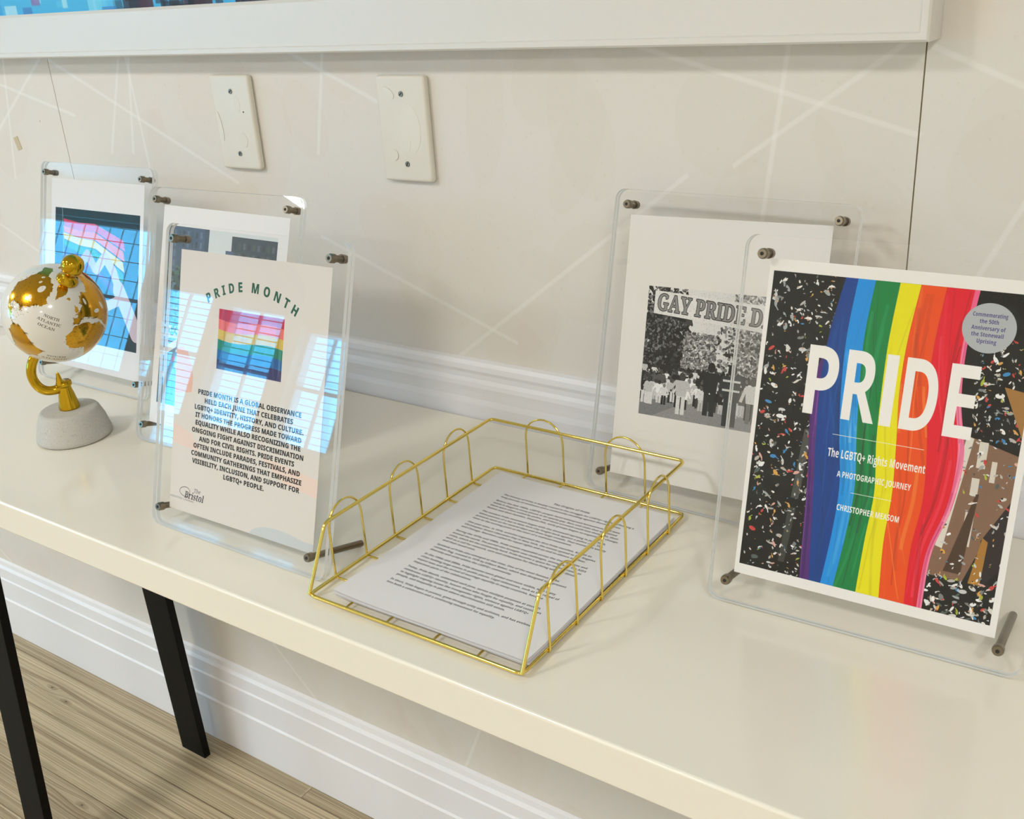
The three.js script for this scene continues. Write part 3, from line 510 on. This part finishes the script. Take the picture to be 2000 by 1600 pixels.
function docPrint() {
  const W = 1530, H = 1980, [c, g] = canvas(W, H), mm = W / 215.9; g.fillStyle = '#e8e6e6'; g.fillRect(0, 0, W, H);
  g.fillStyle = '#2a2a2c'; g.textBaseline = 'alphabetic'; g.textAlign = 'center'; g.font = `bold ${4.7 * mm}px sans-serif`; g.fillText('The Origins of Pride', 113 * mm, 36 * mm);
  g.textAlign = 'left';
  const paras = ['The history of Pride is deeply rooted in the struggle for LGBTQ+ rights, reflecting a long journey of resilience and a community standing against discrimination.',
    'Before the late 1960s, LGBTQ+ people faced widespread harassment, and laws made it illegal in many places to be openly gay. Bars and clubs that welcomed them were often raided by police, and those arrested could lose their jobs, their homes and their families. Despite this, early groups began to organize for change.',
    'The modern Pride movement began with the Stonewall Uprising in June 1969, when patrons of a bar in New York City fought back against a police raid. The protests went on for several days and drew large crowds. That moment is widely seen as the turning point at the start of a national movement.',
    'One year later, in 1970, activists organized the first Pride marches. Known as Christopher Street Liberation Day in New York, the events spread to Los Angeles and Chicago. Marchers called for equal rights and an end to silence and fear.',
    'During the 1970s and 1980s, Pride events expanded across the United States and around the world. The period also brought new challenges, among them the AIDS crisis, which hit the community hard. Pride became a space for remembrance as well as a call for research, care and compassion for those living with the illness and their loved ones.',
    'Symbols of Pride also emerged at this time. One of the most famous is the rainbow flag, created in 1978 by Gilbert Baker, which was designed to represent diversity and unity within the LGBTQ+ community.',
    'In the 1990s and 2000s, Pride became more global and more visible, with many cities holding large events in public places. Legal milestones, such as the repeal of unjust laws and the arrival of marriage equality in many countries, became important parts of the celebrations.',
    'Today, Pride Month, celebrated each June, serves multiple purposes at once. It celebrates LGBTQ+ identity, honors those who fought for equality, and continues to highlight ongoing issues like transgender rights, violence against LGBTQ+ people, and inequality in places where discrimination still exists.',
    'In short, Pride began in protest, grew through unity and activism, and has evolved into both a celebration and a continuing movement for equality.'];
  g.font = `bold ${4.05 * mm}px sans-serif`; let y = 43; const maxW = 161 * mm;
  const rows = [];                                          // broken lines; an empty one ends a paragraph
  for (const p of paras) {
    let line = '';
    for (const word of p.split(' ')) { const q = line ? line + ' ' + word : word; if (g.measureText(q).width > maxW) { rows.push(line); line = word; } else line = q; }
    rows.push(line, '');
  }
  const pitch = (241 - y) / (rows.slice(0, -2).reduce((n, r) => n + (r ? 1 : 0.62), 0));
  for (const r of rows) { if (r) g.fillText(r, 31 * mm, y * mm); y += r ? pitch : 0.62 * pitch; }
  return tex(c);
}
{
  const topMat = std({ map: docPrint(), roughness: 0.85 }), ys = T + 0.0060;
  const flat = (lift) => {                                  // sheet with slightly lifted corners and a faint sag
    const g = new THREE.PlaneGeometry(PWd, PHt, 18, 24); const p = g.attributes.position;
    for (let i = 0; i < p.count; i++) { const x = p.getX(i) / (PWd / 2), y = p.getY(i) / (PHt / 2); p.setZ(i, lift * (0.0022 * Math.max(0, -x - 0.45) ** 2 * 3 + 0.0016 * Math.max(0, -y - 0.5) ** 2 * 3)); }
    g.rotateX(-Math.PI / 2); g.computeVertexNormals(); return g;
  };
  const N = 9, geos = [0, 1, 2].map((k) => flat(0.5 + 0.35 * k)), under = std({ color: '#e6e4e4', roughness: 0.85, side: THREE.DoubleSide });
  topMat.side = THREE.DoubleSide;
  for (let i = 0; i < N; i++) {
    const top = i === N - 1, s = mesh('paper_sheet', geos[Math.min(2, Math.floor(i / 3))], top ? topMat : under, scene, [-0.5215 + (top ? 0 : rr(-0.0024, 0.0012)), ys + i * 0.00035, 0.2868 + (top ? 0 : rr(-0.0015, 0.0022))], [0, top ? 0.004 : rr(-0.008, 0.012), 0]);
    if (top) tag(s, 'top printed sheet of history text in the gold tray', 'paper'); else tag(s, 'white sheet under the printed one in the gold tray', 'paper', 'sheets stacked in the gold tray');
  }
}

// ---------------------------------------------------------------- small gold and white globe on a stone foot
{
  const rt = new THREE.Vector3(0.5001, 0, -0.8660), cm = new THREE.Vector3(0.8660, 0, 0.5001);
  const base = new THREE.Vector3(-1.2212, T, 0.3043);
  const t = thing('desk_globe', 'small white and gold globe on a grey stone foot', 'globe', base.toArray());
  const L = (a, y, c) => new THREE.Vector3(0, y / 1000, 0).addScaledVector(rt, a / 1000).addScaledVector(cm, c / 1000);
  const [sc, sg] = canvas(512, 256); sg.fillStyle = '#c0beb6'; sg.fillRect(0, 0, 512, 256);
  for (let i = 0; i < 7000; i++) { sg.fillStyle = ['rgba(225,223,215,.5)', 'rgba(140,138,130,.4)', 'rgba(190,186,172,.5)', 'rgba(100,100,92,.35)'][Math.floor(rnd() * 4)]; sg.fillRect(rr(0, 512), rr(0, 256), rr(0.5, 2.2), rr(0.5, 2.2)); }
  for (let i = 0; i < 30; i++) { sg.fillStyle = 'rgba(190,187,176,.12)'; sg.beginPath(); sg.ellipse(rr(0, 512), rr(0, 256), rr(10, 50), rr(6, 20), 0, 0, 7); sg.fill(); }
  const stone = std({ map: tex(sc), roughness: 0.75, bumpMap: tex(sc, false), bumpScale: 0.0006 });
  mesh('stone_foot', new THREE.LatheGeometry([[0, 0.0004], [0.0460, 0.0004], [0.0482, 0.002], [0.0478, 0.006], [0.0435, 0.024], [0.0385, 0.0365], [0.0365, 0.0392], [0.0335, 0.0402], [0, 0.0404]].map(([x, y]) => new THREE.Vector2(x, y)), 56), stone, t, [0, 0, 0]);
  mesh('post', new THREE.LatheGeometry([[0, 0], [0.0132, 0], [0.0134, 0.002], [0.0105, 0.018], [0.0080, 0.030], [0.0078, 0.031], [0.0098, 0.0325], [0.0102, 0.036], [0.0088, 0.039], [0, 0.0395]].map(([x, y]) => new THREE.Vector2(x, y)), 32), M.goldShiny, t, L(1.5, 40, 0).toArray());
  const spike = mesh('spike', new THREE.LatheGeometry([[0, 0.020], [0.002, 0.017], [0.0052, 0.002], [0.0056, 0], [0, 0]].map(([x, y]) => new THREE.Vector2(x, y)).reverse(), 20), M.goldShiny, t); spike.position.copy(L(-3, 74, 4));
  const pts = [[-19, 122, 0], [-25, 117, 0], [-31, 106, 0], [-33.5, 93, 0], [-30.5, 80, 0], [-23, 71, 0], [-11, 68.5, 0], [0, 72, 0]].map((p) => L(...p).toArray());
  mesh('arm', tube(pts, 0.0062, 60, 16), M.goldShiny, t);
  const cG = new THREE.Vector3(-1.2152, 1.0115, 0.2941).sub(base), RG = 0.0632, ax = new THREE.Vector3(0.655, 0.755, -0.035).normalize();
  // map of the lands in gold leaf on white, [longitude, latitude] outlines drawn roughly
  const W = 2048, H = 1024, [mc, g] = canvas(W, H), [rc, g2] = canvas(W, H);
  g.fillStyle = '#e3dfd6'; g.fillRect(0, 0, W, H); g2.fillStyle = 'rgb(0,70,0)'; g2.fillRect(0, 0, W, H);
  const lands = [
    [[-166, 66], [-156, 71], [-128, 70], [-110, 73], [-95, 72], [-82, 73], [-70, 68], [-62, 60], [-64, 57], [-56, 52], [-60, 47], [-66, 44], [-70, 42], [-75, 37], [-81, 31], [-80, 26], [-84, 30], [-90, 29], [-97, 27], [-97, 20], [-90, 21], [-88, 16], [-83, 10], [-78, 8], [-85, 11], [-96, 16], [-106, 22], [-114, 30], [-121, 35], [-124, 46], [-132, 55], [-145, 60], [-160, 57]],
    [[-46, 60], [-42, 63], [-30, 68], [-20, 75], [-20, 81], [-40, 83], [-60, 81], [-68, 77], [-54, 70]], [[-78, 8], [-72, 12], [-60, 9], [-50, 1], [-36, -6], [-40, -20], [-49, -27], [-58, -36], [-66, -46], [-70, -54], [-74, -48], [-71, -30], [-71, -18], [-80, -4]],
    [[-16, 14], [-17, 22], [-9, 32], [-5, 36], [10, 37], [20, 32], [32, 31], [38, 20], [43, 12], [51, 11], [42, -3], [38, -18], [32, -28], [20, -35], [14, -22], [9, -1], [8, 5], [-8, 5]],
    [[-9, 37], [-9, 43], [-2, 44], [-4, 48], [3, 51], [8, 55], [11, 58], [6, 60], [14, 67], [26, 71], [42, 67], [60, 70], [80, 73], [110, 76], [140, 73], [178, 68], [165, 60], [150, 59], [135, 54], [128, 40], [120, 33], [118, 24], [108, 18], [104, 8], [98, 16], [88, 22], [79, 8], [73, 18], [62, 25], [56, 26], [58, 20], [46, 13], [36, 30], [28, 37], [22, 38], [15, 41], [10, 44], [3, 42], [-2, 37]],
    [[-6, 50], [1, 51], [-2, 56], [-5, 58], [-6, 55]], [[-24, 64], [-14, 64], [-15, 66], [-23, 66]], [[114, -22], [122, -17], [132, -12], [142, -11], [150, -24], [148, -38], [136, -35], [116, -35]], [[-85, 66], [-70, 70], [-64, 66], [-72, 63]],
    [[-180, -78], [-60, -70], [0, -70], [90, -67], [180, -78], [180, -90], [-180, -90]],
  ];
  const P = ([lo, la]) => [(lo + 180) / 360 * W, (90 - la) / 180 * H];
  for (const l of lands) {
    const rough = []; l.forEach((p, i) => { const q = l[(i + 1) % l.length]; for (let k = 0; k < 4; k++) rough.push([p[0] + (q[0] - p[0]) * k / 4 + rr(-1.1, 1.1), p[1] + (q[1] - p[1]) * k / 4 + rr(-0.9, 0.9)]); });
    poly(g, rough.map(P), '#d19a16'); poly(g2, rough.map(P), 'rgb(0,45,255)');
  }
  for (const [lo, la, a, b] of [[-86, 60, 7, 5], [-85, 45, 4, 2], [-80, 43, 2, 1], [-105, 62, 3, 2], [-120, 65, 3, 2], [35, 43, 6, 2.4], [51, 42, 3, 5], [20, 60, 3, 4], [15, 40, 9, 2]]) for (const [q, f] of [[g, '#e3dfd6'], [g2, 'rgb(0,70,0)']]) { const [x, y] = P([lo, la]); q.fillStyle = f; q.beginPath(); q.ellipse(x, y, a / 360 * W, b / 180 * H, 0.2, 0, 7); q.fill(); }
  g.strokeStyle = 'rgba(70,44,8,.7)'; g.lineWidth = 2; for (let i = 0; i < 1500; i++) { const l = lands[[0, 0, 2, 3, 4, 4][i % 6]], p = l[Math.floor(rnd() * l.length)], q = l[Math.floor(rnd() * l.length)], k = i % 3 ? rr(0, 0.06) : rr(0.05, 0.6), [x, y] = P([p[0] + (q[0] - p[0]) * k, p[1] + (q[1] - p[1]) * k]); g.beginPath(); g.moveTo(x, y); g.lineTo(x + rr(-16, 16), y + rr(-7, 7)); g.stroke(); }
  g.fillStyle = '#5a5348'; g.textAlign = 'center'; g.font = 'bold 26px serif';
  for (const [tx, lo, la] of [['NORTH', -40, 38], ['ATLANTIC', -41, 32], ['OCEAN', -42, 26], ['SOUTH', -20, -14], ['ATLANTIC', -20, -20]]) { const [x, y] = P([lo, la]); g.save(); g.translate(x, y); g.scale(1.3, 1); g.fillText(tx, 0, 0); g.restore(); }
  const mm = tex(rc, false), ball = mesh('globe_ball', new THREE.SphereGeometry(RG, 72, 48), phy({ map: tex(mc), roughnessMap: mm, metalnessMap: mm, roughness: 1, metalness: 1, clearcoat: 0.5, clearcoatRoughness: 0.08 }), t);
  ball.position.copy(cG);
  const q1 = new THREE.Quaternion().setFromUnitVectors(new THREE.Vector3(0, 1, 0), ax), ph = (-38 + 180) / 180 * Math.PI, d0 = new THREE.Vector3(-Math.cos(ph), 0, Math.sin(ph)).applyQuaternion(q1);
  const want = new THREE.Vector3(0, 0.27, 0).add(cm); want.addScaledVector(ax, -want.dot(ax)).normalize();
  ball.quaternion.copy(new THREE.Quaternion().setFromAxisAngle(ax, Math.atan2(new THREE.Vector3().crossVectors(d0, want).dot(ax), d0.dot(want))).multiply(q1));
  const fin = mesh('finial', new THREE.LatheGeometry([[0, -0.001], [0.0118, -0.001], [0.0132, 0.0015], [0.0122, 0.0048], [0.0080, 0.0085], [0.0076, 0.0120], [0.0082, 0.0150], [0.0110, 0.0180], [0.0131, 0.0235], [0.0135, 0.0285], [0.0118, 0.0350], [0.0070, 0.0400], [0, 0.0415]].map(([x, y]) => new THREE.Vector2(x, y)), 36), M.goldShiny, t);
  fin.quaternion.copy(q1); fin.position.copy(cG).addScaledVector(ax, RG - 0.001);
}

renderer.render(scene, camera);
